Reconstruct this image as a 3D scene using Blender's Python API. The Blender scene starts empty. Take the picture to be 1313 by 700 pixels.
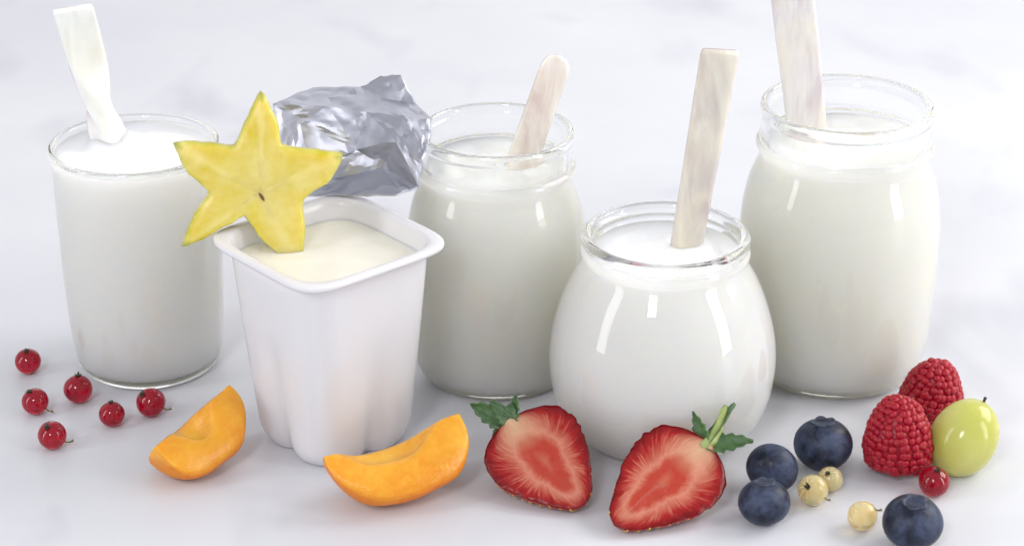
import bpy, bmesh, math, random
from mathutils import Vector, Matrix, noise
R = math.radians
random.seed(7)
sc = bpy.context.scene
col = sc.collection

# ------------------------------------------------------------------ camera
PITCH, DIST = R(25.0), 0.86
cam = bpy.data.cameras.new('camera')
camo = bpy.data.objects.new('camera', cam)
col.objects.link(camo)
cam.sensor_width = 36.0
cam.lens = 80.0
cam.clip_start, cam.clip_end = 0.02, 50.0
camo.location = (0, -DIST * math.cos(PITCH), DIST * math.sin(PITCH))
camo.rotation_euler = (math.pi / 2 - PITCH, 0, 0)
cam.dof.use_dof = True
cam.dof.focus_distance = 0.735
cam.dof.aperture_fstop = 14.0
sc.camera = camo

# ------------------------------------------------------------------ studio light
w = bpy.data.worlds.new('World')
sc.world = w
w.use_nodes = True
bg = w.node_tree.nodes['Background']
bg.inputs[0].default_value = (0.965, 0.97, 1.0, 1)
bg.inputs[1].default_value = 0.53


def area(name, loc, target, sx, sy, power, color):
    l = bpy.data.lights.new(name, 'AREA')
    l.shape = 'RECTANGLE'
    l.size, l.size_y = sx, sy
    l.energy = power
    l.color = color
    o = bpy.data.objects.new(name, l)
    col.objects.link(o)
    o.location = loc
    d = Vector(target) - Vector(loc)
    o.rotation_euler = d.to_track_quat('-Z', 'Y').to_euler()
    return o


area('softbox_light', (1.0, 0.20, 0.70), (0.0, -0.1, 0.03), 0.8, 0.7, 9.5, (1.0, 0.975, 0.94))
area('back_light', (0.1, 1.55, 0.75), (0.0, -0.1, 0.03), 1.7, 0.8, 3.2, (1.0, 0.985, 0.96))
area('fill_light', (1.35, -0.75, 0.62), (0.0, -0.1, 0.04), 0.34, 1.25, 7.5, (1.0, 0.985, 0.965))
area('fill_light', (-1.35, -0.65, 0.62), (0.0, -0.1, 0.04), 0.30, 1.25, 5.5, (1.0, 0.99, 0.975))
for wx in (-0.44, -0.30):      # two panes of the window behind the camera
    area('window_light', (wx, -1.3, 0.95), (0.0, -0.1, 0.05), 0.10, 0.36, 2.6, (0.97, 0.98, 1.0))

sc.view_settings.view_transform = 'Standard'
sc.view_settings.look = 'None'
sc.view_settings.exposure = 0.30
sc.view_settings.gamma = 1.0
sc.view_settings.use_curve_mapping = False
sc.render.engine = 'CYCLES'
cy = sc.cycles
cy.max_bounces = 32
cy.diffuse_bounces = 14
cy.glossy_bounces = 14
cy.transmission_bounces = 20
cy.transparent_max_bounces = 16
cy.caustics_reflective = True
cy.caustics_refractive = True
cy.blur_glossy = 0.6
cy.sample_clamp_indirect = 6.0
cy.use_denoising = True


# ------------------------------------------------------------------ helpers
class NT:
    """tiny helper round a material's node tree"""

    def __init__(self, name):
        self.m = bpy.data.materials.new(name)
        self.m.use_nodes = True
        self.t = self.m.node_tree
        self.b = self.t.nodes['Principled BSDF']

    def n(self, typ, **kw):
        nd = self.t.nodes.new(typ)
        for k, v in kw.items():
            if k in nd.inputs.keys() and not hasattr(nd, k):
                nd.inputs[k].default_value = v
            else:
                setattr(nd, k, v)
        return nd

    def l(self, a, b):
        self.t.links.new(a, b)

    def set(self, **kw):
        for k, v in kw.items():
            self.b.inputs[k.replace('_', ' ')].default_value = v

    def coords(self):
        return self.n('ShaderNodeTexCoord').outputs['Object']

    def noise(self, scale, detail=4, rough=0.55, vec=None, dist=0.0):
        nd = self.n('ShaderNodeTexNoise')
        nd.inputs['Scale'].default_value = scale
        nd.inputs['Detail'].default_value = detail
        nd.inputs['Roughness'].default_value = rough
        nd.inputs['Distortion'].default_value = dist
        self.l(vec if vec is not None else self.coords(), nd.inputs['Vector'])
        return nd.outputs['Fac']

    def ramp(self, fac, stops, interp='LINEAR'):
        r = self.n('ShaderNodeValToRGB')
        r.color_ramp.interpolation = interp
        el = r.color_ramp.elements
        while len(el) < len(stops):
            el.new(0.5)
        for e, (p, c) in zip(el, stops):
            e.position = p
            e.color = (*c, 1) if len(c) == 3 else c
        self.l(fac, r.inputs[0])
        return r.outputs[0]

    def mix(self, fac, a, b, mode='MIX'):
        mx = self.n('ShaderNodeMix', data_type='RGBA', blend_type=mode)
        for v, i in ((fac, 0), (a, 6), (b, 7)):
            if isinstance(v, (int, float)):
                mx.inputs[i].default_value = v
            elif isinstance(v, tuple):
                mx.inputs[i].default_value = (*v, 1)
            else:
                self.l(v, mx.inputs[i])
        return mx.outputs[2]

    def math(self, op, a, b=None):
        nd = self.n('ShaderNodeMath', operation=op)
        for v, i in ((a, 0), (b, 1)):
            if v is None:
                continue
            if isinstance(v, (int, float)):
                nd.inputs[i].default_value = v
            else:
                self.l(v, nd.inputs[i])
        return nd.outputs[0]

    def attr(self, name):
        return self.n('ShaderNodeAttribute', attribute_name=name).outputs['Fac']

    def base(self, c):
        if isinstance(c, tuple):
            self.b.inputs['Base Color'].default_value = (*c, 1)
        else:
            self.l(c, self.b.inputs['Base Color'])

    def bump(self, h, strength=0.3, dist=0.0005):
        b = self.n('ShaderNodeBump')
        b.inputs['Strength'].default_value = strength
        b.inputs['Distance'].default_value = dist
        self.l(h, b.inputs['Height'])
        self.l(b.outputs[0], self.b.inputs['Normal'])

    def sss(self, weight, radius, scale=1.0):
        self.b.inputs['Subsurface Weight'].default_value = weight
        self.b.inputs['Subsurface Radius'].default_value = radius
        self.b.inputs['Subsurface Scale'].default_value = scale


def link(name, me, mat, parent=None, smooth=True):
    if mat is not None and not me.materials:
        me.materials.append(mat)
    if smooth:
        me.polygons.foreach_set('use_smooth', [True] * len(me.polygons))
    o = bpy.data.objects.new(name, me)
    col.objects.link(o)
    if parent is not None:
        o.parent = parent
    return o


def mesh(name, verts, faces, attrs=None):
    me = bpy.data.meshes.new(name)
    me.from_pydata([tuple(v) for v in verts], [], faces)
    if attrs:
        for k, vals in attrs.items():
            a = me.attributes.new(k, 'FLOAT', 'POINT')
            a.data.foreach_set('value', vals)
    bm = bmesh.new()
    bm.from_mesh(me)
    bmesh.ops.recalc_face_normals(bm, faces=bm.faces)
    bm.to_mesh(me)
    bm.free()
    me.update()
    return me


def thing(name, label, cat, loc=(0, 0, 0), rot=(0, 0, 0), group=None):
    o = bpy.data.objects.new(name, None)
    o.empty_display_size = 0.01
    col.objects.link(o)
    o.location = loc
    o.rotation_euler = rot
    return tag(o, label, cat, group)


def tag(o, label, cat, group=None):
    o['label'] = label
    o['category'] = cat
    if group:
        o['group'] = group
    return o


def smooth_profile(pts, sub=5):
    """Catmull-Rom through profile points (r, z)"""
    out = []
    n = len(pts)
    for i in range(n - 1):
        p0, p1, p2, p3 = pts[max(i - 1, 0)], pts[i], pts[i + 1], pts[min(i + 2, n - 1)]
        for k in range(sub):
            t = k / sub
            q = []
            for j in range(2):
                a, b, c, d = p0[j], p1[j], p2[j], p3[j]
                # centripetal-ish: limit tangents so that tight corners do not overshoot
                m1, m2 = (c - a) * 0.5, (d - b) * 0.5
                lim = 1.2 * abs(c - b) + 1e-9
                m1 = max(-lim, min(lim, m1))
                m2 = max(-lim, min(lim, m2))
                t2, t3 = t * t, t * t * t
                q.append((2 * t3 - 3 * t2 + 1) * b + (t3 - 2 * t2 + t) * m1 + (-2 * t3 + 3 * t2) * c + (t3 - t2) * m2)
            out.append((max(q[0], 0.0), q[1]))
    out.append(pts[-1])
    return out


def lathe(name, prof, seg=96, fn=None):
    """prof: list of (r, z) in mm, both ends on the axis"""
    verts, faces = [], []
    rings = []
    for r, z in prof:
        if r < 1e-4:
            rings.append([len(verts)])
            verts.append(Vector((0, 0, z)))
        else:
            rings.append(list(range(len(verts), len(verts) + seg)))
            for s in range(seg):
                a = 2 * math.pi * s / seg
                verts.append(Vector((r * math.cos(a), r * math.sin(a), z)))
    for A, B in zip(rings, rings[1:]):
        if len(A) == 1 and len(B) == 1:
            continue
        for s in range(seg):
            t = (s + 1) % seg
            if len(A) == 1:
                faces.append((A[0], B[s], B[t]))
            elif len(B) == 1:
                faces.append((A[s], B[0], A[t]))
            else:
                faces.append((A[s], B[s], B[t], A[t]))
    if fn:
        verts = [fn(v) for v in verts]
    return mesh(name, [v * 0.001 for v in verts], faces)


def tube(name, pts, radii, seg=8, flat=1.0):
    """swept tube in mm"""
    pts = [Vector(p) for p in pts]
    verts, faces = [], []
    up = Vector((0.3, 0.2, 1)).normalized()
    for i, p in enumerate(pts):
        d = (pts[min(i + 1, len(pts) - 1)] - pts[max(i - 1, 0)]).normalized()
        x = d.cross(up)
        if x.length < 1e-3:
            x = d.cross(Vector((1, 0, 0)))
        x.normalize()
        y = d.cross(x)
        for s in range(seg):
            a = 2 * math.pi * s / seg
            verts.append(p + (x * math.cos(a) + y * math.sin(a) * flat) * radii[i])
    n = len(pts)
    for i in range(n - 1):
        for s in range(seg):
            t = (s + 1) % seg
            faces.append((i * seg + s, i * seg + t, (i + 1) * seg + t, (i + 1) * seg + s))
    faces.append(tuple(range(seg)))
    faces.append(tuple(range((n - 1) * seg, n * seg)))
    return mesh(name, [v * 0.001 for v in verts], faces)


# ------------------------------------------------------------------ materials
def mat_table():
    k = NT('white_marble')
    c = k.coords()
    cloud = k.noise(5.0, 5, 0.6, c)
    a = k.ramp(cloud, [(0.3, (0.575, 0.585, 0.635)), (0.7, (0.665, 0.672, 0.712))])
    sp = k.n('ShaderNodeMapping')
    sp.inputs['Scale'].default_value = (1.0, 0.55, 1.0)
    k.l(c, sp.inputs['Vector'])
    spots = k.ramp(k.noise(17.0, 3, 0.45, sp.outputs[0], 0.4), [(0.57, (0, 0, 0)), (0.70, (1, 1, 1))])
    k.base(k.mix(k.math('MULTIPLY', spots, 0.45), a, (0.41, 0.42, 0.48)))
    k.set(Roughness=0.42, IOR=1.45)
    k.bump(k.noise(420, 4, 0.6, c), 0.10, 0.0003)
    k.b.inputs['Specular IOR Level'].default_value = 0.45
    return k.m


def mat_glass(tint=(0.992, 1.0, 0.995)):
    k = NT('clear_glass')
    k.base(tint)
    k.set(Roughness=0.0, IOR=1.47)
    k.b.inputs['Transmission Weight'].default_value = 1.0
    return k.m


def mat_yogurt(name, colr, rad=(0.028, 0.026, 0.020)):
    k = NT(name)
    k.base(colr)
    k.set(Roughness=0.32, IOR=1.36)
    k.sss(1.0, rad)
    k.bump(k.noise(160, 4, 0.55), 0.25, 0.0004)
    return k.m


def mat_plastic():
    k = NT('white_plastic')
    k.base((0.70, 0.695, 0.725))
    k.set(Roughness=0.20, IOR=1.5)
    k.sss(0.6, (0.0014, 0.0013, 0.0013))
    k.bump(k.noise(900, 2, 0.5), 0.08, 0.0001)
    return k.m


def mat_pearl(name, a, b, c):
    k = NT(name)
    co = k.coords()
    mp = k.n('ShaderNodeMapping')
    mp.inputs['Scale'].default_value = (1.0, 1.0, 0.22)
    k.l(co, mp.inputs['Vector'])
    f = k.noise(150, 4, 0.55, mp.outputs[0], 0.9)
    colr = k.ramp(f, [(0.30, a), (0.5, b), (0.72, c)])
    f2 = k.noise(420, 3, 0.5, mp.outputs[0], 2.5)
    f3 = k.noise(38, 2, 0.5, co, 0.8)
    colr = k.mix(k.ramp(f3, [(0.45, (0, 0, 0)), (0.66, (0.42,) * 3)]), colr, (0.80, 0.72, 0.56))
    k.base(k.mix(k.math('MULTIPLY', k.ramp(f2, [(0.40, (0, 0, 0)), (0.75, (1, 1, 1))]), 0.18), colr, a))
    k.set(Roughness=0.26, IOR=1.55)
    k.b.inputs['Coat Weight'].default_value = 0.5
    k.b.inputs['Coat Roughness'].default_value = 0.12
    k.sss(0.35, (0.003, 0.0025, 0.002))
    k.b.inputs['Thin Film Thickness'].default_value = 420.0
    k.bump(f, 0.15, 0.0003)
    return k.m


def mat_foil():
    k = NT('aluminium_foil')
    k.base((0.46, 0.47, 0.54))
    k.set(Metallic=1.0, Roughness=0.47)
    k.bump(k.noise(170, 4, 0.55, None, 0.4), 0.18, 0.0005)
    return k.m


def mat_starfruit():
    k = NT('starfruit_flesh')
    rad = k.attr('rad')
    tip = k.attr('tip')
    n = k.noise(140, 4, 0.6)
    c = k.ramp(rad, [(0.0, (0.50, 0.37, 0.06)), (0.10, (0.70, 0.60, 0.17)), (0.55, (0.70, 0.58, 0.08)), (0.80, (0.68, 0.53, 0.04)), (0.88, (0.50, 0.46, 0.03)), (0.93, (0.40, 0.38, 0.02)), (1.0, (0.50, 0.42, 0.02))])
    c = k.mix(k.math('MULTIPLY', k.ramp(n, [(0.35, (0, 0, 0)), (0.7, (1, 1, 1))]), 0.6), c, (0.80, 0.73, 0.34))
    rib = k.ramp(k.math('ADD', k.attr('arm'), k.math('MULTIPLY', k.math('SUBTRACT', n, 0.5), 0.25)), [(0.72, (0, 0, 0)), (0.92, (1, 1, 1))])
    c = k.mix(k.math('MULTIPLY', rib, 0.28), c, (0.88, 0.80, 0.42))
    cav = k.math('MULTIPLY', k.ramp(rad, [(0.08, (0, 0, 0)), (0.16, (1, 1, 1)), (0.27, (1, 1, 1)), (0.36, (0, 0, 0))]), k.ramp(k.attr('arm'), [(0.66, (0, 0, 0)), (0.86, (1, 1, 1))]))
    c = k.mix(k.math('MULTIPLY', cav, 0.2), c, (0.46, 0.33, 0.05))
    g = k.ramp(tip, [(0.84, (0, 0, 0)), (1.0, (1, 1, 1))])
    c = k.mix(g, c, (0.24, 0.27, 0.03))
    k.base(c)
    k.set(Roughness=0.28, IOR=1.4)
    k.b.inputs['Transmission Weight'].default_value = 0.12
    k.sss(0.8, (0.007, 0.006, 0.0015))
    k.bump(n, 0.5, 0.0006)
    return k.m


def mat_apricot():
    k = NT('apricot_flesh')
    cut = k.attr('cut')
    n = k.math('ADD', k.noise(150, 5, 0.65, None, 0.8), k.math('MULTIPLY', k.noise(700, 3, 0.6), 0.35))
    big = k.noise(60, 3, 0.5)
    skin = k.ramp(big, [(0.3, (0.64, 0.16, 0.003)), (0.7, (0.74, 0.27, 0.008))])
    flesh = k.ramp(big, [(0.32, (0.68, 0.23, 0.005)), (0.68, (0.80, 0.42, 0.035))])
    spk = k.ramp(k.noise(520, 3, 0.6), [(0.56, (0, 0, 0)), (0.70, (1, 1, 1))])
    skin = k.mix(k.math('MULTIPLY', spk, 0.5), skin, (0.50, 0.085, 0.006))
    fib = k.ramp(k.noise(190, 5, 0.7, None, 1.8), [(0.40, (0, 0, 0)), (0.66, (1, 1, 1))])
    flesh = k.mix(k.math('MULTIPLY', fib, 0.35), flesh, (0.84, 0.50, 0.07))
    k.l(k.ramp(cut, [(0.0, (0.46,) * 3), (0.8, (0.20,) * 3)]), k.b.inputs['Roughness'])
    c = k.mix(cut, skin, flesh)
    k.base(c)
    k.set(Roughness=0.22, IOR=1.42)
    k.sss(0.6, (0.005, 0.0025, 0.0006))
    k.bump(n, 0.6, 0.0008)
    return k.m


def mat_strawberry_face():
    k = NT('strawberry_flesh')
    rad, ang, top = k.attr('rad'), k.attr('ang'), k.attr('top')
    cmb = k.n('ShaderNodeCombineXYZ')
    k.l(k.math('MULTIPLY', ang, 48.0), cmb.inputs[0])
    k.l(k.math('MULTIPLY', rad, 1.6), cmb.inputs[1])
    streak = k.noise(1.0, 3, 0.6, cmb.outputs[0])
    wob = k.noise(110, 3, 0.6)
    r2 = k.math('ADD', rad, k.math('MULTIPLY', k.math('SUBTRACT', wob, 0.5), 0.42))
    r3 = k.math('ADD', r2, k.math('MULTIPLY', k.math('SUBTRACT', streak, 0.5), k.math('MULTIPLY', rad, 0.45)))
    c = k.ramp(r3, [(0.0, (0.48, 0.12, 0.07)), (0.16, (0.42, 0.04, 0.022)), (0.32, (0.42, 0.05, 0.028)), (0.46, (0.54, 0.20, 0.135)),
                    (0.62, (0.42, 0.085, 0.055)), (0.78, (0.32, 0.010, 0.010)), (1.0, (0.17, 0.002, 0.005))])
    cm2 = k.n('ShaderNodeCombineXYZ')
    k.l(k.math('MULTIPLY', ang, 95.0), cm2.inputs[0])
    k.l(k.math('MULTIPLY', rad, 2.2), cm2.inputs[1])
    st2 = k.ramp(k.noise(1.0, 2, 0.5, cm2.outputs[0]), [(0.54, (0, 0, 0)), (0.68, (1, 1, 1))])
    zone = k.ramp(rad, [(0.44, (0, 0, 0)), (0.56, (1, 1, 1)), (0.78, (0.8,) * 3), (0.95, (0, 0, 0))])
    c = k.mix(k.math('MULTIPLY', k.math('MULTIPLY', st2, zone), 0.55), c, (0.62, 0.26, 0.18))
    tp = k.ramp(top, [(0.10, (0, 0, 0)), (0.9, (1, 1, 1))])
    c = k.mix(k.math('MULTIPLY', tp, 0.85), c, (0.60, 0.44, 0.27))
    k.base(c)
    k.b.inputs['Specular IOR Level'].default_value = 0.4
    k.set(Roughness=0.20, IOR=1.4)
    k.sss(0.35, (0.003, 0.0012, 0.0008))
    k.bump(k.math('ADD', k.noise(330, 4, 0.6), k.math('MULTIPLY', streak, 0.6)), 0.5, 0.0006)
    return k.m


def mat_fruit(name, a, b, rough=0.22, sss=0.4, rad=(0.003, 0.001, 0.0008), scale=120, trans=0.0, bump=0.1, coat=0.0):
    k = NT(name)
    f = k.noise(scale, 4, 0.55)
    k.base(k.ramp(f, [(0.32, a), (0.68, b)]))
    k.set(Roughness=rough, IOR=1.4)
    k.b.inputs['Transmission Weight'].default_value = trans
    k.b.inputs['Coat Weight'].default_value = coat
    k.b.inputs['Coat Roughness'].default_value = 0.08
    k.sss(sss, rad)
    if bump:
        k.bump(f, bump, 0.0004)
    return k.m


def mat_leaf(name, a, b):
    k = NT(name)
    f = k.noise(350, 3, 0.6)
    k.base(k.ramp(f, [(0.3, a), (0.7, b)]))
    k.set(Roughness=0.45)
    k.sss(0.2, (0.001, 0.002, 0.0005))
    k.bump(f, 0.3, 0.0004)
    return k.m


def mat_blueberry():
    k = NT('blueberry_skin')
    f = k.noise(150, 5, 0.65, None, 0.4)
    f2 = k.noise(900, 3, 0.6)
    bloom = k.ramp(f, [(0.38, (0, 0, 0)), (0.62, (1, 1, 1))])
    bl = k.math('MULTIPLY', k.math('ADD', k.math('MULTIPLY', bloom, 0.75), 0.12), k.math('ADD', k.math('MULTIPLY', f2, 0.6), 0.55))
    k.base(k.mix(bl, (0.006, 0.006, 0.012), (0.068, 0.088, 0.155)))
    k.l(k.ramp(bloom, [(0, (0.32,) * 3), (1, (0.52,) * 3)]), k.b.inputs['Roughness'])
    k.b.inputs['Specular IOR Level'].default_value = 0.3
    k.set(IOR=1.4)
    k.bump(f2, 0.12, 0.0002)
    return k.m


M = dict(
    table=mat_table(), glass=mat_glass(),
    yog_cool=mat_yogurt('plain_yogurt', (0.993, 0.980, 0.918)),
    yog_warm=mat_yogurt('creamy_yogurt', (0.993, 0.975, 0.878)),
    yog_cream=mat_yogurt('vanilla_yogurt', (0.81, 0.785, 0.70), (0.003, 0.0028, 0.002)),
    plastic=mat_plastic(),
    pearl_white=mat_pearl('white_shell', (0.78, 0.77, 0.75), (0.86, 0.85, 0.83), (0.90, 0.89, 0.88)),
    pearl_pink=mat_pearl('pink_shell', (0.62, 0.51, 0.49), (0.74, 0.68, 0.65), (0.84, 0.81, 0.78)),
    pearl_grey=mat_pearl('grey_shell', (0.50, 0.42, 0.41), (0.63, 0.58, 0.54), (0.75, 0.71, 0.63)),
    pearl_lilac=mat_pearl('lilac_shell', (0.62, 0.54, 0.59), (0.76, 0.72, 0.74), (0.85, 0.83, 0.82)),
    foil=mat_foil(), star=mat_starfruit(), apricot=mat_apricot(), sface=mat_strawberry_face(),
    sskin=mat_fruit('strawberry_skin', (0.28, 0.005, 0.008), (0.40, 0.014, 0.014), 0.25, 0.25),
    seed=mat_fruit('strawberry_seed', (0.62, 0.40, 0.10), (0.5, 0.25, 0.06), 0.4, 0.0),
    leaf=mat_leaf('sepal_green', (0.035, 0.085, 0.030), (0.08, 0.15, 0.055)),
    stemg=mat_leaf('stem_green', (0.26, 0.34, 0.10), (0.38, 0.44, 0.16)),
    currant=mat_fruit('red_currant_skin', (0.42, 0.002, 0.022), (0.52, 0.005, 0.032), 0.05, 0.8, (0.006, 0.0008, 0.0008), 160, 0.66, 0.0, 0.2),
    wcurrant=mat_fruit('white_currant_skin', (0.92, 0.70, 0.33), (0.96, 0.82, 0.48), 0.06, 0.9, (0.006, 0.005, 0.003), 160, 0.62, 0.0, 0.2),
    wvein=mat_fruit('white_currant_vein', (0.86, 0.78, 0.58), (0.9, 0.84, 0.66), 0.2, 0.5, (0.003, 0.002, 0.001)),
    dry=mat_leaf('dried_calyx', (0.020, 0.014, 0.010), (0.06, 0.045, 0.03)),
    twig=mat_leaf('thin_stem', (0.10, 0.10, 0.035), (0.20, 0.19, 0.08)),
    rasp=mat_fruit('raspberry_drupelet', (0.28, 0.001, 0.012), (0.38, 0.004, 0.022), 0.33, 0.5, (0.003, 0.0006, 0.0006), 260, 0.0, 0.12),
    grape=mat_fruit('grape_skin', (0.56, 0.58, 0.13), (0.68, 0.68, 0.24), 0.16, 0.9, (0.010, 0.009, 0.003), 60, 0.30, 0.03, 0.1),
    blue=mat_blueberry(),
)
M['brown'] = mat_leaf('brown_seed', (0.10, 0.045, 0.015), (0.20, 0.10, 0.03))
M['bluecrown'] = mat_leaf('blueberry_crown', (0.020, 0.024, 0.045), (0.06, 0.07, 0.12))

# ------------------------------------------------------------------ the surface
n = 40
vs, fs = [], []
for j in range(2):
    for i in range(2):
        vs.append(((-2.2, 2.2)[i], (-1.2, 3.4)[j], 0.0))
for j in range(2):
    for i in range(2):
        vs.append(((-2.2, 2.2)[i], (-1.2, 3.4)[j], -0.03))
tab = link('table_surface', mesh('table_surface', vs, [(0, 1, 3, 2), (4, 5, 7, 6), (0, 1, 5, 4), (1, 3, 7, 5), (3, 2, 6, 7), (2, 0, 4, 6)]), M['table'], None, False)
tab['kind'] = 'structure'


# ------------------------------------------------------------------ glass jars with yogurt
def wobble(v):
    return v


def yogurt_mesh(name, wall, level, swirl_seed, amp=0.7, tilt=0.0, spot=None):
    """wall: outer (r, z) list from base to the surface; a lathe with an uneven, spooned top"""
    prof = list(wall)
    rtop = prof[-1][0]
    for q in [0.985, 0.955, 0.92] + [0.88 - 0.04 * i for i in range(21)] + [0.03, 0.0]:
        dz = 0.9 * max(0.0, (q - 0.86) / 0.14) ** 2 - 0.25
        prof.append((rtop * q, level + dz))
    prof = [(0.0, prof[0][1])] + prof

    def fn(v):
        r = math.hypot(v.x, v.y)
        if v.z > level - 0.6 and r < rtop * 0.99:
            k = min(1.0, (rtop - r) / (0.25 * rtop))
            a = math.atan2(v.y, v.x)
            nz = noise.noise(Vector((v.x * 0.09 + swirl_seed, v.y * 0.13, swirl_seed)))
            sw = math.sin(r * 0.55 + a * 1.0 + swirl_seed * 3 + 2.0 * nz)
            fine = noise.noise(Vector((v.x * 0.32, v.y * 0.32, swirl_seed * 2)))
            dz = k * (amp * (0.8 * nz + 0.34 * sw) + 0.22 * fine)
            if spot:
                ds = math.hypot(v.x - spot[0], v.y - spot[1])
                dz += k * (1.1 * math.exp(-((ds - 6.5) / 2.6) ** 2) - 0.5 * math.exp(-((ds - 12) / 4.0) ** 2))
            v = v + Vector((0, 0, dz))
        return v
    return lathe(name, prof, 128, fn)


def make_jar(name, label, loc, outer, inner, level, yname, ylabel, ymat, seed, amp=0.7, spot=None):
    t = thing(name, label, 'jar', loc)
    prof = smooth_profile(outer + inner, 5)
    zr = max(z for r, z in outer)
    link('glass_body', lathe(name, prof, 144, lambda v: v.copy() if v.z > zr - 4 else Vector((v.x, v.y, 0)) * (1 + 0.0030 * noise.noise(Vector((v.x * 0.05, v.y * 0.05, v.z * 0.07 + seed)))) + Vector((0, 0, v.z))), M['glass'], t)
    # yogurt touches the glass: its skin lies a hair inside the glass wall
    wl = smooth_profile([p for p in reversed(inner)], 5)
    wall = []
    for r, z in wl:
        if z <= level and r > 0.5:
            wall.append((r + 0.25, z - (0.25 if r < 0.75 * max(q[0] for q in wl) and z < 6 else 0.0)))
    # close at level
    last = wall[-1]
    wall.append((last[0], level + 0.7))
    y = link(yname, yogurt_mesh(yname, wall, level, seed, amp, 0.0, spot), ymat)
    y.location = loc
    tag(y, ylabel, 'yogurt')
    return t


# low tumbler at the left
o1 = [(0, 0.9), (14, 0.8), (19, 0.2), (21, 0.0), (23, 0.7), (24.6, 3.0), (25.4, 7), (26.4, 18), (27.3, 40), (27.6, 62), (27.6, 72), (27.7, 76), (28.4, 78.5), (28.7, 80.2), (28.2, 81.4)]
i1 = [(27.2, 81.6), (26.3, 80.8), (25.9, 79), (25.8, 76), (25.8, 62), (25.5, 40), (24.7, 18), (23.8, 8), (22.2, 4.4), (18, 3.0), (0, 2.8)]
make_jar('yogurt_jar', 'straight tumbler-shaped glass jar filled to the brim, at the left end', (-0.1262, -0.0725, 0.0002), o1, i1, 78.6,
         'yogurt', 'plain white yogurt filling the leftmost tumbler jar to the brim', M['yog_cool'], 1.3, 1.9, (-10.8, 13))

# screw-top preserving jars (middle and right)
def jar_profile(s, h, ledge):
    """outer/inner profile of a shouldered jar; s scales radius, h the height"""
    o = [(0, 1.0), (17, 0.9), (21.5, 0.3), (23.5, 0.0), (26.5, 0.8), (29.4, 3.2), (31.2, 7), (32.3, 12), (33.2, 25), (33.7, 40), (33.5, 55), (32.8, 62), (31.4, 69), (29.6, 74),
         (28.4, 77.0), (27.9, 79.0), (28.2, 80.4), (29.2, 81.6), (29.5, 82.8), (29.2, 84.0), (28.3, 85.0), (28.1, 87), (28.1, 92.5), (28.6, 94.2), (28.6, 95.8), (28.0, 97.1)]
    i = [(27.0, 97.4), (26.2, 96.6), (25.9, 95), (25.8, 90), (25.8, 80), (26.5, 76.5), (28.0, 73), (29.7, 68.5), (31.0, 61.5), (31.7, 54.5), (31.9, 40), (31.4, 25), (30.4, 12), (29.0, 7.5), (26.5, 4.8), (21, 3.4), (0, 3.0)]
    return [(r * s, z * h) for r, z in o], [(r * s, z * h) for r, z in i]


o5, i5 = jar_profile(1.0, 1.0, 0)
make_jar('yogurt_jar', 'tallest shouldered glass jar with a ridged neck, behind the raspberries', (0.1105, -0.0763, 0.0002), o5, i5, 83.0,
         'yogurt', 'creamy yogurt in the tall right-hand jar behind the raspberries', M['yog_warm'], 4.1, 1.7, (-11.5, 8.5))
o3, i3 = jar_profile(0.905, 0.917, 0)
make_jar('yogurt_jar', 'shouldered glass jar with ridged neck in the middle, behind the foil lid', (-0.0052, -0.0795, 0.0002), o3, i3, 76.5,
         'yogurt', 'creamy yogurt in the middle jar behind the foil lid', M['yog_warm'], 8.7, 1.7, (8, -1.5))

# round-bellied jar in front
o4 = [(0, 1.1), (15, 1.0), (19, 0.3), (21, 0.0), (24.5, 0.8), (28.5, 3.0), (31.8, 7), (34.2, 12), (36.0, 19), (36.7, 27), (36.2, 34), (34.8, 41), (32.4, 48.5), (29.8, 54.5), (27.2, 59.0),
      (25.8, 61.2), (25.6, 62.4), (26.6, 63.6), (26.9, 65.0), (26.5, 66.2), (26.2, 66.9), (26.7, 67.8), (26.8, 69.2), (26.2, 70.4)]
i4 = [(25.0, 71.0), (23.8, 70.6), (23.1, 69.2), (22.9, 66), (23.2, 62.5), (25.0, 58.5), (27.7, 53.5), (30.4, 47.5), (32.8, 40.5), (34.2, 33.5), (34.7, 27), (34.0, 19.5), (32.2, 13), (29.6, 8.5), (26, 5.2), (20, 3.6), (0, 3.2)]
make_jar('yogurt_jar', 'round-bellied glass jar standing in front, behind the strawberry halves', (0.0487, -0.1222, 0.0002), o4, i4, 64.2,
         'yogurt', 'white yogurt in the round-bellied jar behind the strawberries', M['yog_cool'], 12.9, 1.4, (7, 5))


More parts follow.
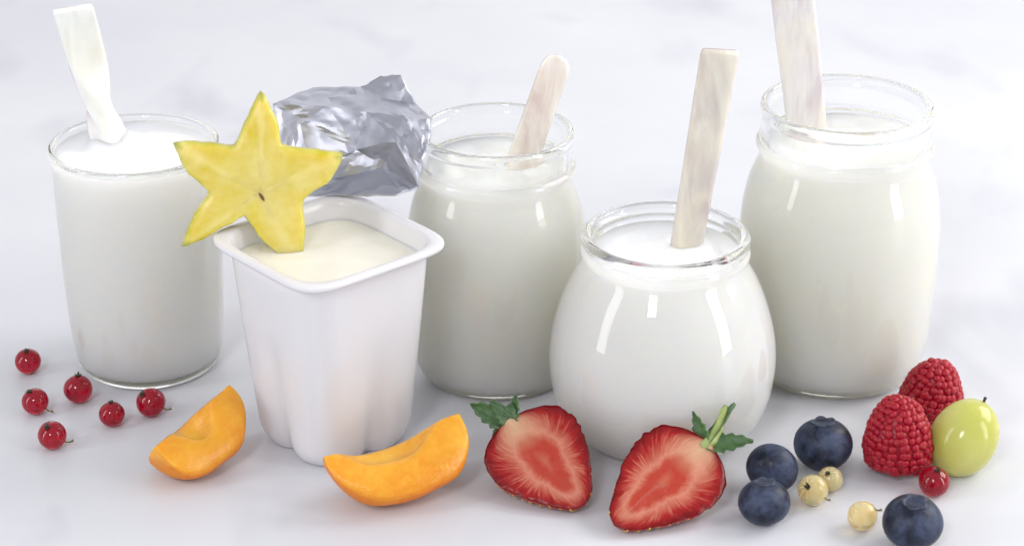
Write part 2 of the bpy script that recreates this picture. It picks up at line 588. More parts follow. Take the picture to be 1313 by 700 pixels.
# ------------------------------------------------------------------ shell sticks
def stick(label, mat, bottom, top, w0, w1, thick, twist0=0.0, twist1=0.0, rounded=False, facing=(0, -1, 0.3), bend=0.0, taper_mid=None, thick0=None, ease=1.0, twisted=False):
    """a flat hand-cut bar from bottom to top (metres), widths in mm"""
    B, T = Vector(bottom), Vector(top)
    ax = (T - B)
    L = ax.length * 1000
    ax.normalize()
    F = Vector(facing)
    X = F.cross(ax).normalized()
    Y = ax.cross(X).normalized()
    N = 56
    verts, faces, seg = [], [], 20
    for i in range(N + 1):
        t = i / N
        wd = (w0 + (w1 - w0) * t) * 0.5
        if taper_mid:
            wd *= 1 + taper_mid * math.sin(math.pi * t)
        th = thick * 0.5
        if thick0:
            th += (thick0 - thick) * 0.5 * max(0.0, 1 - (t / 0.88) ** 2.5)
        if rounded:
            e = max(0.0, (t - (1 - wd / L)) / (wd / L))
            wd *= math.sqrt(max(0.0, 1 - e * e)) * 0.97 + 0.03
        if i in (0, N):
            wd *= 0.93
            th *= 0.7
        wd *= 1 + 0.02 * noise.noise(Vector((t * 9, w0, 3.1)))
        tw = twist0 + (twist1 - twist0) * (t ** ease)
        if twisted:
            q = max(0.0, min(1.0, (t - 0.10) / 0.80))
            q = q * q * (3 - 2 * q)
            tw = twist1 + (R(172) - twist1) * (1 - q)
        c, s_ = math.cos(tw), math.sin(tw)
        off = bend * math.sin(math.pi * t)
        for s in range(seg):
            a = 2 * math.pi * s / seg
            ca, sa = math.cos(a), math.sin(a)
            x = wd * math.copysign(abs(ca) ** 0.45, ca)
            y = th * math.copysign(abs(sa) ** 0.6, sa)
            x, y = x * c - y * s_, x * s_ + y * c
            verts.append((X * (x + off) + Y * y) * 0.001 + Vector((0, 0, 0)) + ax * (L * t * 0.001))
    for i in range(N):
        for s in range(seg):
            t = (s + 1) % seg
            faces.append((i * seg + s, i * seg + t, (i + 1) * seg + t, (i + 1) * seg + s))
    faces.append(tuple(range(seg)))
    faces.append(tuple(range(N * seg, (N + 1) * seg)))
    o = link('shell_stick', mesh('shell_stick', verts, faces), mat)
    o.location = B
    tag(o, label, 'stick', 'mother-of-pearl sticks in the jars')
    return o


def through(a, b, below):
    """extend a->b downward past a by `below` metres"""
    a, b = Vector(a), Vector(b)
    return a - (b - a).normalized() * below


sa, sb = (-0.1368, -0.0590, 0.077), (-0.1425, -0.0745, 0.1298)
stick('white twisted mother-of-pearl stick in the leftmost tumbler jar', M['pearl_white'], through(sa, sb, 0.02), sb, 11.0, 13.5, 2.0, 0, R(-6), facing=(0.1, -1, 0.35), twisted=True, thick0=10.0)
sa, sb = (0.0030, -0.0810, 0.0775), (0.0157, -0.0700, 0.1118)
stick('short pinkish shell stick with a rounded end in the middle jar', M['pearl_pink'], through(sa, sb, 0.022), sb, 11.2, 10.0, 2.2, 0, R(-6), True, facing=(0.35, -1, 0.3))
sa, sb = (0.0557, -0.1171, 0.0640), (0.0646, -0.1120, 0.1284)
stick('straight square-ended beige shell stick in the round-bellied jar', M['pearl_grey'], through(sa, sb, 0.02), sb, 10.0, 13.0, 2.4, 0, R(4), facing=(0.25, -1, 0.25))
sa, sb = (0.0992, -0.0680, 0.0830), (0.0893, -0.0690, 0.1450)
stick('lilac-white shell stick in the tallest jar, cut off by the picture top', M['pearl_lilac'], through(sa, sb, 0.02), sb, 12.5, 15.0, 2.4, R(6), R(-22), facing=(-0.05, -1, 0.3))


# ------------------------------------------------------------------ plastic pot
POT = Vector((-0.0578, -0.1255, 0.0))
PROT = R(-4)
SEG = 160


def sq(a, n_exp, groove, th):
    """radius of a rounded square with corners on the axes; a = half diagonal-ish size of the side"""
    u, v = math.cos(th - math.pi / 4), math.sin(th - math.pi / 4)
    r = a / (abs(u) ** n_exp + abs(v) ** n_exp) ** (1 / n_exp)
    d = ((th - math.pi / 4) % (math.pi / 2))
    d = min(d, math.pi / 2 - d)
    return r * (1 - groove * math.exp(-(d / 0.20) ** 2))


def pot_mesh(name, rows):
    """rows of (half side, exponent, groove, z) in mm"""
    verts, faces = [], []
    for a, ne, g, z in rows:
        for s in range(SEG):
            th = 2 * math.pi * s / SEG
            r = sq(a, ne, g, th)
            verts.append(Vector((r * math.cos(th + PROT), r * math.sin(th + PROT), z)) * 0.001)
    nr = len(rows)
    for i in range(nr - 1):
        for s in range(SEG):
            t = (s + 1) % SEG
            faces.append((i * SEG + s, i * SEG + t, (i + 1) * SEG + t, (i + 1) * SEG + s))
    for ring in (0, nr - 1):
        c = len(verts)
        zc = rows[ring][3]
        verts.append(Vector((0, 0, zc)) * 0.001)
        for s in range(SEG):
            faces.append((ring * SEG + s, ring * SEG + (s + 1) % SEG, c))
    return mesh(name, verts, faces)


def pot_wall(z, inset=0.0):
    """half side, exponent and groove of the pot's wall at height z"""
    t = z / 68.0
    a = 21.2 + 4.4 * t ** 0.9
    ne = 3.1 + 1.7 * t
    g = 0.17 * max(0.0, 1 - z / 46.0) ** 1.25
    if z < 7:
        a *= 1 - 0.12 * ((7 - z) / 7) ** 2.2
    return a - inset, ne, g


rows = [(12, 3.0, 0.10, 1.2), (15.5, 3.0, 0.15, 0.6)]
for z in (0.0, 0.5, 1.2, 2.2, 3.4, 5, 7, 10, 14, 18, 22, 26, 30, 34, 38, 42, 46, 50, 54, 58, 62, 65, 67.2):
    a, ne, g = pot_wall(z)
    rows.append((a, ne, g, z))
rows += [(25.9, 4.9, 0, 68.4), (26.3, 5.1, 0, 68.9), (28.4, 5.9, 0, 69.2), (28.6, 5.9, 0, 68.7), (28.95, 5.9, 0, 68.5), (29.1, 5.9, 0, 68.9), (29.1, 5.9, 0, 69.9), (28.95, 5.9, 0, 70.15), (28.6, 5.9, 0, 70.25),
         (26.6, 5.1, 0, 70.3), (25.8, 4.9, 0, 70.0), (25.2, 4.8, 0, 69.0)]
for z in (67, 64, 60, 56, 50, 44, 38, 32, 26, 20, 14, 9, 5, 2.2):
    a, ne, g = pot_wall(max(z, 1.0), 0.7)
    rows.append((a, ne, g, z))
rows.append((10, 3, 0.1, 2.0))
pot = thing('yogurt_pot', 'white square plastic yogurt pot with its foil lid peeled back', 'yogurt pot', POT + Vector((0, 0, 0.0002)))
link('cup', pot_mesh('cup', rows), M['plastic'], pot)
# yogurt in the pot
yr = []
for z in (8, 14, 20, 26, 32, 38, 44, 50, 56, 63.6):
    a, ne, g = pot_wall(z, 0.62)
    yr.append((a, ne, g, z))
a, ne, g = pot_wall(63.9, 0.62)
for q, dz in ((0.985, -0.3), (0.96, -0.6), (0.9, -0.85), (0.8, -0.95), (0.65, -0.9), (0.5, -0.8), (0.35, -0.7), (0.2, -0.65), (0.1, -0.6)):
    yr.append((a * q, ne + (2.2 - ne) * (1 - q), g, 64.2 + dz))
ym = pot_mesh('yogurt', yr)
for v in ym.vertices:
    if v.co.z > 0.0630 and v.co.xy.length < 0.023:
        v.co.z += 0.0006 * noise.noise(Vector((v.co.x * 90, v.co.y * 120, 3)))
yo = link('yogurt', ym, M['yog_cream'])
yo.location = POT + Vector((0, 0, 0.0002))
tag(yo, 'vanilla-cream yogurt inside the white square plastic pot', 'yogurt')

# peeled-back foil lid
FV = dict(A=(-79.0, -74.0, 96.0), B=(-67.1, -56.0, 95.3), C=(-51.3, -55.0, 95.0), D=(-44.6, -52.0, 97.8), E=(-37.6, -53.0, 98.4), F=(-32.2, -60.0, 90.9), G=(-26.4, -76.0, 90.9), H=(-26.8, -90.0, 86.8), I=(-29.2, -95.0, 84.5), J=(-30.5, -99.0, 76.6), K=(-37.6, -99.0, 73.8), L=(-58.0, -92.0, 70.6), M=(-69.3, -94.0, 71.4), N=(-75.6, -86.0, 78.3), O=(-77.8, -80.0, 87.0), P=(-61.2, -72.0, 94.1), Q=(-48.2, -73.0, 92.8), R=(-35.5, -79.0, 93.8), Q2=(-43.2, -60.0, 93.2), S=(-52.0, -80.0, 82.3), T=(-38.0, -89.0, 88.6), U=(-42.9, -83.0, 77.4), V=(-56.0, -82.5, 73.3), W=(-66.2, -83.0, 74.6), X=(-70.2, -75.0, 89.2), Y=(-55.9, -77.0, 88.6))
FT = 'ABP APX AXO BCP CQP CQ2Q Q2DE Q2EF Q2FG Q2GR Q2RQ CDQ2 PQY PYX XYS OXN XSW XWN NWM WVM MVL WSV SUV VUL LUK UJK UTJ TIJ TRI RGH RHI TQR QTS QSY STU'.split()


def foil_mesh():
    import re
    keys = list(FV)
    bm = bmesh.new()
    bv = {k: bm.verts.new(Vector(FV[k])) for k in keys}
    for tri in FT:
        ks = re.findall(r'[A-Z]\d?', tri)
        try:
            bm.faces.new([bv[q] for q in ks])
        except ValueError:
            pass
    bmesh.ops.recalc_face_normals(bm, faces=bm.faces)
    bmesh.ops.subdivide_edges(bm, edges=bm.edges[:], cuts=5, use_grid_fill=True)
    bmesh.ops.triangulate(bm, faces=bm.faces[:])
    bm.normal_update()
    for v in bm.verts:
        p = v.co * 0.16
        d = 0.9 * noise.noise(p) - 1.5 * abs(noise.noise(p * 1.6 + Vector((5, 5, 5)))) - 0.9 * abs(noise.noise(p * 3.3 + Vector((2, 9, 4))))
        k = 0.5 if v.is_boundary else 1.0
        v.co += v.normal * d * 0.42 * k + 0.7 * Vector((noise.noise(p * 1.7 + Vector((9, 0, 0))), noise.noise(p * 1.7), noise.noise(p * 1.7 + Vector((0, 9, 0)))))
    bmesh.ops.subdivide_edges(bm, edges=bm.edges[:], cuts=1, smooth=0.1)
    me = bpy.data.meshes.new('foil_lid')
    for v in bm.verts:
        v.co = (v.co * 0.001) - POT
    bm.to_mesh(me)
    bm.free()
    return me


fo = link('foil_lid', foil_mesh(), M['foil'], pot, True)
fo['label'] = 'crumpled silver foil lid bent up behind the pot'
sol = fo.modifiers.new('thickness', 'SOLIDIFY')
sol.thickness = 0.00012
try:
    fo.data.set_sharp_from_angle(angle=R(15))
except Exception:
    pass


# ------------------------------------------------------------------ star fruit slice
def star_outline():
    tips = [(339, 114), (440, 199), (374, 344), (228, 306), (225, 172)]
    inner = [(361, 187), (382, 254), (309, 270), (269, 238), (302, 184)]
    px = 0.251
    T = [Vector(((x - 330) * px, (243 - y) * px, 0)) for x, y in tips]
    I = [Vector(((x - 330) * px, (243 - y) * px, 0)) for x, y in inner]
    pts, tipw = [], []
    bulge = [(0.15, 0.8), (0.1, 1.25), (0.8, 0.9), (0.3, 0.75), (1.0, 0.45)]
    for k in range(5):
        prevI, t, nxtI = I[k - 1], T[k], I[k]
        for e_, (a, b) in enumerate(((prevI, t), (t, nxtI))):
            d = (b - a)
            nrm = Vector((-d.y, d.x, 0)).normalized()
            for s in range(9):
                u = s / 9
                off = 2.0 * bulge[k][e_] * math.sin(math.pi * u) ** 1.2
                q = a + d * u + nrm * off
                q += Vector((noise.noise(q * 0.25), noise.noise(q * 0.25 + Vector((7, 7, 7))), 0)) * 0.9
                along = u if b is t else 1 - u
                pts.append(q)
                tipw.append(along)
    # round tips and inner corners a little
    for _ in range(1):
        pts = [(pts[i - 1] + pts[i] * 4 + pts[(i + 1) % len(pts)]) / 6 for i in range(len(pts))]
    return pts, tipw


def star_mesh():
    pts, tipw = star_outline()
    n = len(pts)
    TH = 4.2
    rings = [(0.06, TH - 0.5), (0.25, TH - 0.25), (0.5, TH), (0.75, TH), (0.92, TH - 0.1), (0.975, TH - 0.5), (1.0, TH - 1.4), (1.005, 0), (1.0, -TH + 1.4), (0.975, -TH + 0.5), (0.92, -TH), (0.5, -TH), (0.06, -TH)]
    verts, faces, rad, tip, arm = [], [], [], [], []
    for s, z in rings:
        for i, p in enumerate(pts):
            q = p * s
            q = Vector((q.x, q.y, z + ((0.35 * noise.noise(p * s * 0.3) + 0.9 * (tipw[i] - 0.4) * s * (1.2 - s)) if abs(z) > 2.9 else 0)))
            verts.append(q * 0.001)
            rad.append(min(s, 1.0) * (0.90 if z > TH - 0.6 else 1.0))
            arm.append(tipw[i])
            tip.append(tipw[i] * min(s, 1.0) if s > 0.8 else tipw[i] * s * s)
    for k in range(len(rings) - 1):
        for i in range(n):
            j = (i + 1) % n
            faces.append((k * n + i, k * n + j, (k + 1) * n + j, (k + 1) * n + i))
    faces.append(tuple(range(n)))
    faces.append(tuple(range((len(rings) - 1) * n, len(rings) * n)))
    return mesh('flesh', verts, faces, {'rad': rad, 'tip': tip, 'arm': arm})


st = thing('star_fruit_slice', 'yellow star-shaped star fruit slice hooked over the plastic pot rim', 'fruit slice', (-0.0803, -0.1125, 0.0808))
link('flesh', star_mesh(), M['star'], st)
sd = lathe('seed', [(0, -2.6), (0.5, -2.0), (0.8, -0.6), (0.7, 0.8), (0.35, 2.0), (0, 2.4)], 12, lambda v: Vector((v.x, v.z, v.y * 0.5)))
so = link('seed', sd, M['brown'], st)
so.location = (0.0006, -0.0014, 0.0036)
so.scale = (0.8, 0.8, 0.8)
so.rotation_euler = (0, 0, R(32))
st.rotation_euler = (R(90 - 18), 0, R(9))


# ------------------------------------------------------------------ apricot wedges
def apricot_wedge(label, loc, rot, L, Rr, alpha, pit, lump, plen=0.7, blunt=0.8, blunt2=0.85):
    """axis along local X, skin towards local -Z, cut faces meeting at the top"""
    NU, NA, NI, NC = 40, 14, 8, 8
    verts, faces, cut = [], [], []
    rowlen = None
    for i in range(NU + 1):
        u = -math.pi / 2 + math.pi * i / NU
        u = max(-1.5, min(1.5, u))
        x = L * math.sin(u)
        rr = Rr * max(0.06, math.cos(u)) ** (blunt if u < 0 else blunt2)
        pr = pit * math.exp(-((x + 0.08 * L) / (L * plen)) ** 4) + 0.6
        pr = min(pr, rr * 0.82)
        row = []
        for k in range(NC):                      # cut face, side -alpha
            r = pr + (rr - pr) * k / NC
            row.append((r, -alpha, 1.0))
        for k in range(NA + 1):                  # skin arc
            row.append((rr, -alpha + 2 * alpha * k / NA, 0.0 if 0 < k < NA else 0.5))
        for k in range(1, NC):
            r = rr + (pr - rr) * k / NC
            row.append((r, alpha, 1.0))
        for k in range(NI + 1):                  # pit hollow
            row.append((pr, alpha - 2 * alpha * k / NI, 1.0))
        rowlen = len(row)
        for r, a, c in row:
            p = Vector((x, r * math.sin(a), -r * math.cos(a)))
            p += p.normalized() * lump * noise.noise(p * 0.12 + Vector((lump * 3, 0, 0)))
            if c == 1.0 and abs(abs(a) - alpha) < 1e-6:
                q_ = (r - pr) / max(0.1, rr - pr)
                p += Vector((0, math.cos(a), math.sin(a) if a > 0 else math.sin(a))).normalized() * math.copysign(1, a) * 1.3 * math.sin(math.pi * q_) * math.cos(u)
            p += Vector((0, 0, 0.6 * noise.noise(p * 0.35))) * c
            verts.append(p * 0.001)
            cut.append(c)
    for i in range(NU):
        for s in range(rowlen):
            t = (s + 1) % rowlen
            faces.append((i * rowlen + s, i * rowlen + t, (i + 1) * rowlen + t, (i + 1) * rowlen + s))
    faces.append(tuple(range(rowlen)))
    faces.append(tuple(range(NU * rowlen, (NU + 1) * rowlen)))
    me = mesh('apricot_wedge', verts, faces, {'cut': cut})
    o = link('apricot_wedge', me, M['apricot'])
    mod = o.modifiers.new('soft_edges', 'SMOOTH')
    mod.factor = 0.5
    mod.iterations = 18
    o.rotation_euler = rot
    rest(o, loc)
    tag(o, label, 'apricot', 'apricot wedges')
    return o


def rest(o, loc, sink=0.0):
    """put o at loc = (x, y) with its lowest vertex on the table"""
    m = o.rotation_euler.to_matrix()
    zmin = min((m @ v.co).z for v in o.data.vertices)
    o.location = (loc[0], loc[1], -zmin + 0.0001 - sink)


apricot_wedge('upright apricot wedge between the red currants and the plastic pot', (-0.1008, -0.1465), (R(-6), R(-13), R(52)), 17.4, 18.8, R(46), 7.4, 1.6, 0.30, 0.36)
apricot_wedge('lying crescent-shaped apricot wedge in front of the plastic pot', (-0.0370, -0.1640), (R(-8), R(-6), R(25)), 23.0, 21.8, R(42), 7.6, 1.3, 0.56, 0.75, 0.45)


# ------------------------------------------------------------------ strawberry halves
def strawberry(label, loc, N, tipdir, length, width, depth, sepals, stemspec, seed):
    """half berry: cut face towards local +Z, leafy end at +Y, tip at -Y"""
    NT_, NS = 44, 28

    def halfw(t):          # t: 0 tip .. 1 top
        if t < 0.66:
            q = t / 0.66
            f = 0.20 * math.sqrt(min(1.0, q / 0.10)) * (1 - q) + 0.35 * q + 0.65 * math.sin(math.pi / 2 * q)
        else:
            q = (t - 0.66) / 0.345
            f = (max(0.0, 1 - q ** 2.6)) ** 0.62 * 0.97 + 0.03
        return width * 0.5 * min(f, 1.0) * (0.25 if t == 0 else 1.0)

    fv, ff, rad, ang, top = [], [], [], [], []
    for i in range(NT_ + 1):
        t = i / NT_
        hw = halfw(t)
        y = (t - 0.5) * length
        for j in range(NS + 1):
            s = -1 + 2 * j / NS
            x = s * hw
            jag = 1 + 0.06 * noise.noise(Vector((t * 22, s * 2 + seed, seed)))
            x *= jag
            vv = (t - 0.47) / 0.53
            rr = (abs(s * 1.0) ** 2.0 + abs(vv * (0.80 if vv < 0 else 0.7)) ** 2.6) ** (1 / 2.2)
            z = 0.45 * noise.noise(Vector((x * 0.22, y * 0.22, seed))) + 0.5 * (1 - rr * rr) - 0.25
            if abs(s) > 0.93:
                z -= 0.4 * (abs(s) - 0.93) / 0.07
            fv.append(Vector((x, y, z)) * 0.001)
            rad.append(min(1.0, max(rr, 1.0 - (1 - abs(s)) * 2.2, 1.0 - t * 5)))
            ang.append(math.atan2(s, vv) / math.pi)
            top.append(max(0.0, min(1.0, (t - 0.60) / 0.40)) * max(0.0, 1 - abs(s) * 1.2))
    for i in range(NT_):
        for j in range(NS):
            a = i * (NS + 1) + j
            ff.append((a, a + 1, a + NS + 2, a + NS + 1))
    root = thing('strawberry_half', label, 'strawberry', group='strawberry halves')
    link('cut_face', mesh('cut_face', fv, ff, {'rad': rad, 'ang': ang, 'top': top}), M['sface'], root)
    # skin
    NP = 26
    sv, sf = [], []
    for i in range(NT_ + 1):
        t = i / NT_
        hw = halfw(t)
        y = (t - 0.5) * length
        for j in range(NP + 1):
            ph = math.pi * j / NP
            s = -math.cos(ph)
            jag = 1 + 0.06 * noise.noise(Vector((t * 22, s * 2 + seed, seed)))
            x = s * hw * jag * 1.004
            z = -math.sin(ph) * depth * (hw / (width * 0.5)) ** 0.9 - 0.30
            # dimples round the seeds
            z += 0.25 * noise.noise(Vector((x * 0.8, y * 0.8, z * 0.8)))
            sv.append(Vector((x, y, z)) * 0.001)
    for i in range(NT_):
        for j in range(NP):
            a = i * (NP + 1) + j
            sf.append((a, a + 1, a + NP + 2, a + NP + 1))
    sk = link('skin', mesh('skin', sv, sf), M['sskin'], root)
    # seeds on the skin, joined into one part
    bm = bmesh.new()
    rnd = random.Random(int(seed * 10))
    for i in range(2, NT_ - 3, 3):
        for j in range(1 + (i // 3) % 2, NP, 2):
            p = sv[i * (NP + 1) + j]
            c = Vector((0, p.y * 0.9, 0))
            nrm = (p - c).normalized()
            mt = Matrix.Translation(p) @ nrm.to_track_quat('Z', 'Y').to_matrix().to_4x4() @ Matrix.Diagonal((0.00045, 0.0007, 0.00030, 1))
            bmesh.ops.create_icosphere(bm, subdivisions=1, radius=1.0, matrix=mt)
    me = bpy.data.meshes.new('seeds')
    bm.to_mesh(me)
    bm.free()
    sdo = link('seeds', me, M['seed'], root)
    sdo['kind'] = 'stuff'
    # sepals
    top_p = Vector((0, length * 0.5 - 0.8, -2.0))
    for (dx, dy, dz, ln, wd, curl, roll) in sepals:
        d = Vector((dx, dy, dz)).normalized()
        side = d.cross(Vector((0, 0, 1)))
        if side.length < 0.1:
            side = Vector((1, 0, 0))
        side.normalize()
        up = side.cross(d).normalized()
        side, up = side * math.cos(roll) + up * math.sin(roll), up * math.cos(roll) - side * math.sin(roll)
        vs, fc = [], []
        NL, NW = 14, 6
        for i in range(NL + 1):
            u = i / NL
            wdt = wd * 0.5 * (math.sin(math.pi * (0.12 + 0.88 * u) ** 0.8) ** 0.8 + 0.02)
            wdt *= 1 + 0.16 * ((i % 3) - 1) * (1 if 0.3 < u < 0.95 else 0)
            cen = top_p + d * ln * u + up * curl * ln * u * u
            for j in range(NW + 1):
                s = -1 + 2 * j / NW
                vs.append((cen + side * wdt * s + up * (0.22 * wd * abs(s) ** 1.5 + 0.5 * noise.noise(cen * 0.4 + side * s))) * 0.001)
        for i in range(NL):
            for j in range(NW):
                a = i * (NW + 1) + j
                fc.append((a, a + 1, a + NW + 2, a + NW + 1))
        lf = link('sepal', mesh('sepal', vs, fc), M['leaf'], root)
        md = lf.modifiers.new('thickness', 'SOLIDIFY')
        md.thickness = 0.0003
    if stemspec:
        pts, r0, r1 = stemspec
        P = [top_p + Vector(p) for p in pts]
        link('stem', tube('stem', P, [r0 + (r1 - r0) * i / (len(P) - 1) for i in range(len(P))], 10, 0.7), M['stemg'], root)
    # orientation
    N = Vector(N).normalized()
    Yd = -Vector(tipdir)
    Yd = (Yd - N * Yd.dot(N)).normalized()
    Xd = Yd.cross(N)
    m3 = Matrix((Xd, Yd, N)).transposed()
    root.rotation_euler = m3.to_euler()
    zmin = min((m3 @ v).z for v in sv)
    root.location = (loc[0], loc[1], -zmin + 0.0001)
    return root


def face_axes(el, az):
    """normal at elevation el, azimuth az from the camera side (positive to the right)"""
    nrm = Vector((math.sin(az) * math.cos(el), -math.cos(az) * math.cos(el), math.sin(el)))
    e1 = Vector((math.cos(az), math.sin(az), 0))
    e2 = nrm.cross(e1)
    return nrm, e1, e2


nL, e1, e2 = face_axes(R(54), R(-8))
strawberry('strawberry half with curled leaf lying between apricot wedge and round jar', (0.0105, -0.1642), nL, e1 * 126 + e2 * -128, 38.0, 32.5, 12.0,
           [(-0.40, 0.9, 0.15, 14, 7.0, 0.12, 0.4), (-0.05, 0.6, 0.7, 9, 5.5, -0.55, 0.0), (0.95, 0.5, 0.2, 9, 4.5, 0.35, 0.3), (0.45, 0.4, 0.9, 6, 4.5, -0.6, 0.0), (-0.8, 0.1, -0.3, 7, 5, 0.0, 0.2)], None, 1.7)
nR, e1, e2 = face_axes(R(54), R(6))
strawberry('strawberry half with green stem and leaves in front of the round jar', (0.0458, -0.1765), nR, e1 * -134 + e2 * -106, 41.0, 31.0, 11.0,
           [(-0.9, 0.65, 0.15, 11, 5.0, 0.3, 0.8), (0.72, 0.75, 0.1, 14.5, 7.5, 0.12, 0.3), (-0.16, 1.0, 0.1, 17, 5.5, 0.05, 0.9), (0.7, -0.1, -0.5, 7, 4, 0, 0)],
           ([(0, -1.5, 1), (-0.2, 3, 1.2), (-1.6, 7, 1.5), (-3.6, 11, 1.6), (-5.2, 14, 1.4)], 2.0, 1.2), 4.4)


# ------------------------------------------------------------------ berries
def berry_mesh(name, r, sq_=1.0, seed=0.0, amp=0.02, dimple=0.0):
    NV = 26
    prof = []
    for i in range(NV + 1):
        a = -math.pi / 2 + math.pi * i / NV
        rr, z = r * math.cos(a), r * math.sin(a) * sq_
        if dimple and z > 0:
            z -= dimple * math.exp(-(rr / (0.32 * r)) ** 2)
        prof.append((rr if 0 < i < NV else 0.0, z))
    return lathe(name, prof, 36, lambda v: v * (1 + amp * noise.noise(v * (0.9 / r) + Vector((seed, seed, 0)))))


def calyx_mesh(r, h, seed):
    """dried flower remnant: a little tuft of pointed lobes"""
    bm = bmesh.new()
    rnd = random.Random(seed)
    for k in range(6):
        a = 2 * math.pi * k / 6 + rnd.uniform(-.25, .25)
        hh = h * rnd.uniform(0.7, 1.25)
        lean = rnd.uniform(0.1, 0.7)
        d, s = Vector((math.cos(a), math.sin(a), 0)), Vector((-math.sin(a), math.cos(a), 0))
        base = d * r * 0.55
        q = [base - s * r * 0.5 - Vector((0, 0, .3)), base + s * r * 0.5 - Vector((0, 0, .3)), base + d * r * (lean) + s * r * 0.2 + Vector((0, 0, hh)), base + d * r * lean - s * r * 0.2 + Vector((0, 0, hh * 0.9)), d * 0.05 + Vector((0, 0, hh * 0.4))]
        vv = [bm.verts.new(p * 0.001) for p in q]
        bm.faces.new(vv[0:4])
        bm.faces.new((vv[0], vv[3], vv[4]))
        bm.faces.new((vv[1], vv[4], vv[2]))
        bm.faces.new((vv[0], vv[4], vv[1]))
        bm.faces.new((vv[2], vv[4], vv[3]))
    bmesh.ops.recalc_face_normals(bm, faces=bm.faces)
    me = bpy.data.meshes.new('calyx')
    bm.to_mesh(me)
    bm.free()
    return me


def dir_rot(d):
    return Vector(d).normalized().to_track_quat('Z', 'Y').to_euler()


def currant(name, label, cat, loc, r, axis, mat, seed, stem=None, group=None, veins=False, calyx=True):
    t = thing(name, label, cat, (loc[0], loc[1], r * 0.001 * 0.985), group=group)
    b = link('berry', berry_mesh('berry', r, 0.97, seed, 0.03), mat, t)
    b.rotation_euler = dir_rot(axis)
    if calyx:
        c = link('calyx', calyx_mesh(r * 0.24, r * 0.20, int(seed * 10)), M['dry'], t, False)
        c.location = Vector(axis).normalized() * r * 0.001 * 0.93
        c.rotation_euler = dir_rot(axis)
    if veins:
        for k in range(9):
            a = 2 * math.pi * k / 9
            pts = []
            for i in range(13):
                u = -1.25 + 2.5 * i / 12
                pts.append(Vector((math.cos(a) * math.cos(u), math.sin(a) * math.cos(u), math.sin(u) * 0.97)) * r * 0.992)
            v = link('vein', tube('vein', pts, [0.07] * 13, 5), M['wvein'], b)
    if stem:
        p0 = Vector(stem[0]).normalized() * r * 0.95
        e = Vector(stem[1])
        pts = [p0 + e * (i / 6) + Vector((0, 0, -0.5 * math.sin(math.pi * i / 6))) for i in range(7)]
        rr = [0.32, 0.28, 0.26, 0.26, 0.28, 0.36, 0.5]
        link('stem', tube('stem', pts, rr, 6), M['twig'], t)
    return t


G1 = 'red currants scattered on the table'
currant('red_currant', 'leftmost red currant, set farthest back near the picture edge', 'currant', (-0.1668, -0.0814), 4.5, (0.0, -0.25, 1), M['currant'], 1.1, None, G1)
currant('red_currant', 'red currant with a short stem below the leftmost one', 'currant', (-0.1588, -0.1106), 4.5, (-0.35, -0.2, 1), M['currant'], 2.3, ((1, -0.4, -0.5), (2.4, -1.2, -0.5)), G1)
currant('red_currant', 'stemless red currant nearest the left side of the tumbler jar base', 'currant', (-0.1459, -0.1025), 4.9, (0.05, 0.1, 1), M['currant'], 3.7, None, G1)
currant('red_currant', 'stemless red currant in front of the tumbler jar, second nearest the apricot', 'currant', (-0.132, -0.119), 4.3, (0.0, 0.0, 1), M['currant'], 4.9, None, G1)
currant('red_currant', 'red currant whose stem points at the upright apricot wedge', 'currant', (-0.1201, -0.1119), 4.9, (-0.55, -0.45, 0.9), M['currant'], 5.2, ((1, -0.3, -0.35), (2.8, -0.8, 0.2)), G1)
currant('red_currant', 'frontmost red currant of the left cluster, with a stem', 'currant', (-0.1488, -0.134), 4.7, (-0.25, -0.55, 1), M['currant'], 6.6, ((1, -0.3, -0.4), (2.8, 0.2, 0.2)), G1)
currant('red_currant', 'lone red currant between the raspberry, grape and blueberry', 'currant', (0.1316, -0.1640), 4.9, (0.1, -0.25, 1), M['currant'], 7.4, None, G1)
G2 = 'white currants between the blueberries'
currant('white_currant', 'white currant with dark eye, front one of the touching pair', 'currant', (0.0932, -0.1690), 4.8, (-0.55, -0.75, 0.75), M['wcurrant'], 8.1, ((0.8, -0.7, -0.2), (1.6, -0.6, -0.5)), G2, True)
currant('white_currant', 'smaller white currant tucked behind its pair by the blueberries', 'currant', (0.0996, -0.1610), 4.0, (-0.35, -0.55, 0.9), M['wcurrant'], 9.3, None, G2, True)
currant('white_currant', 'single white currant with stem beside the frontmost blueberry', 'currant', (0.1064, -0.1842), 4.7, (-0.5, 0.6, 0.4), M['wcurrant'], 10.6, ((0.7, -0.2, 0.75), (2.6, -0.2, -0.4)), G2, True, False)


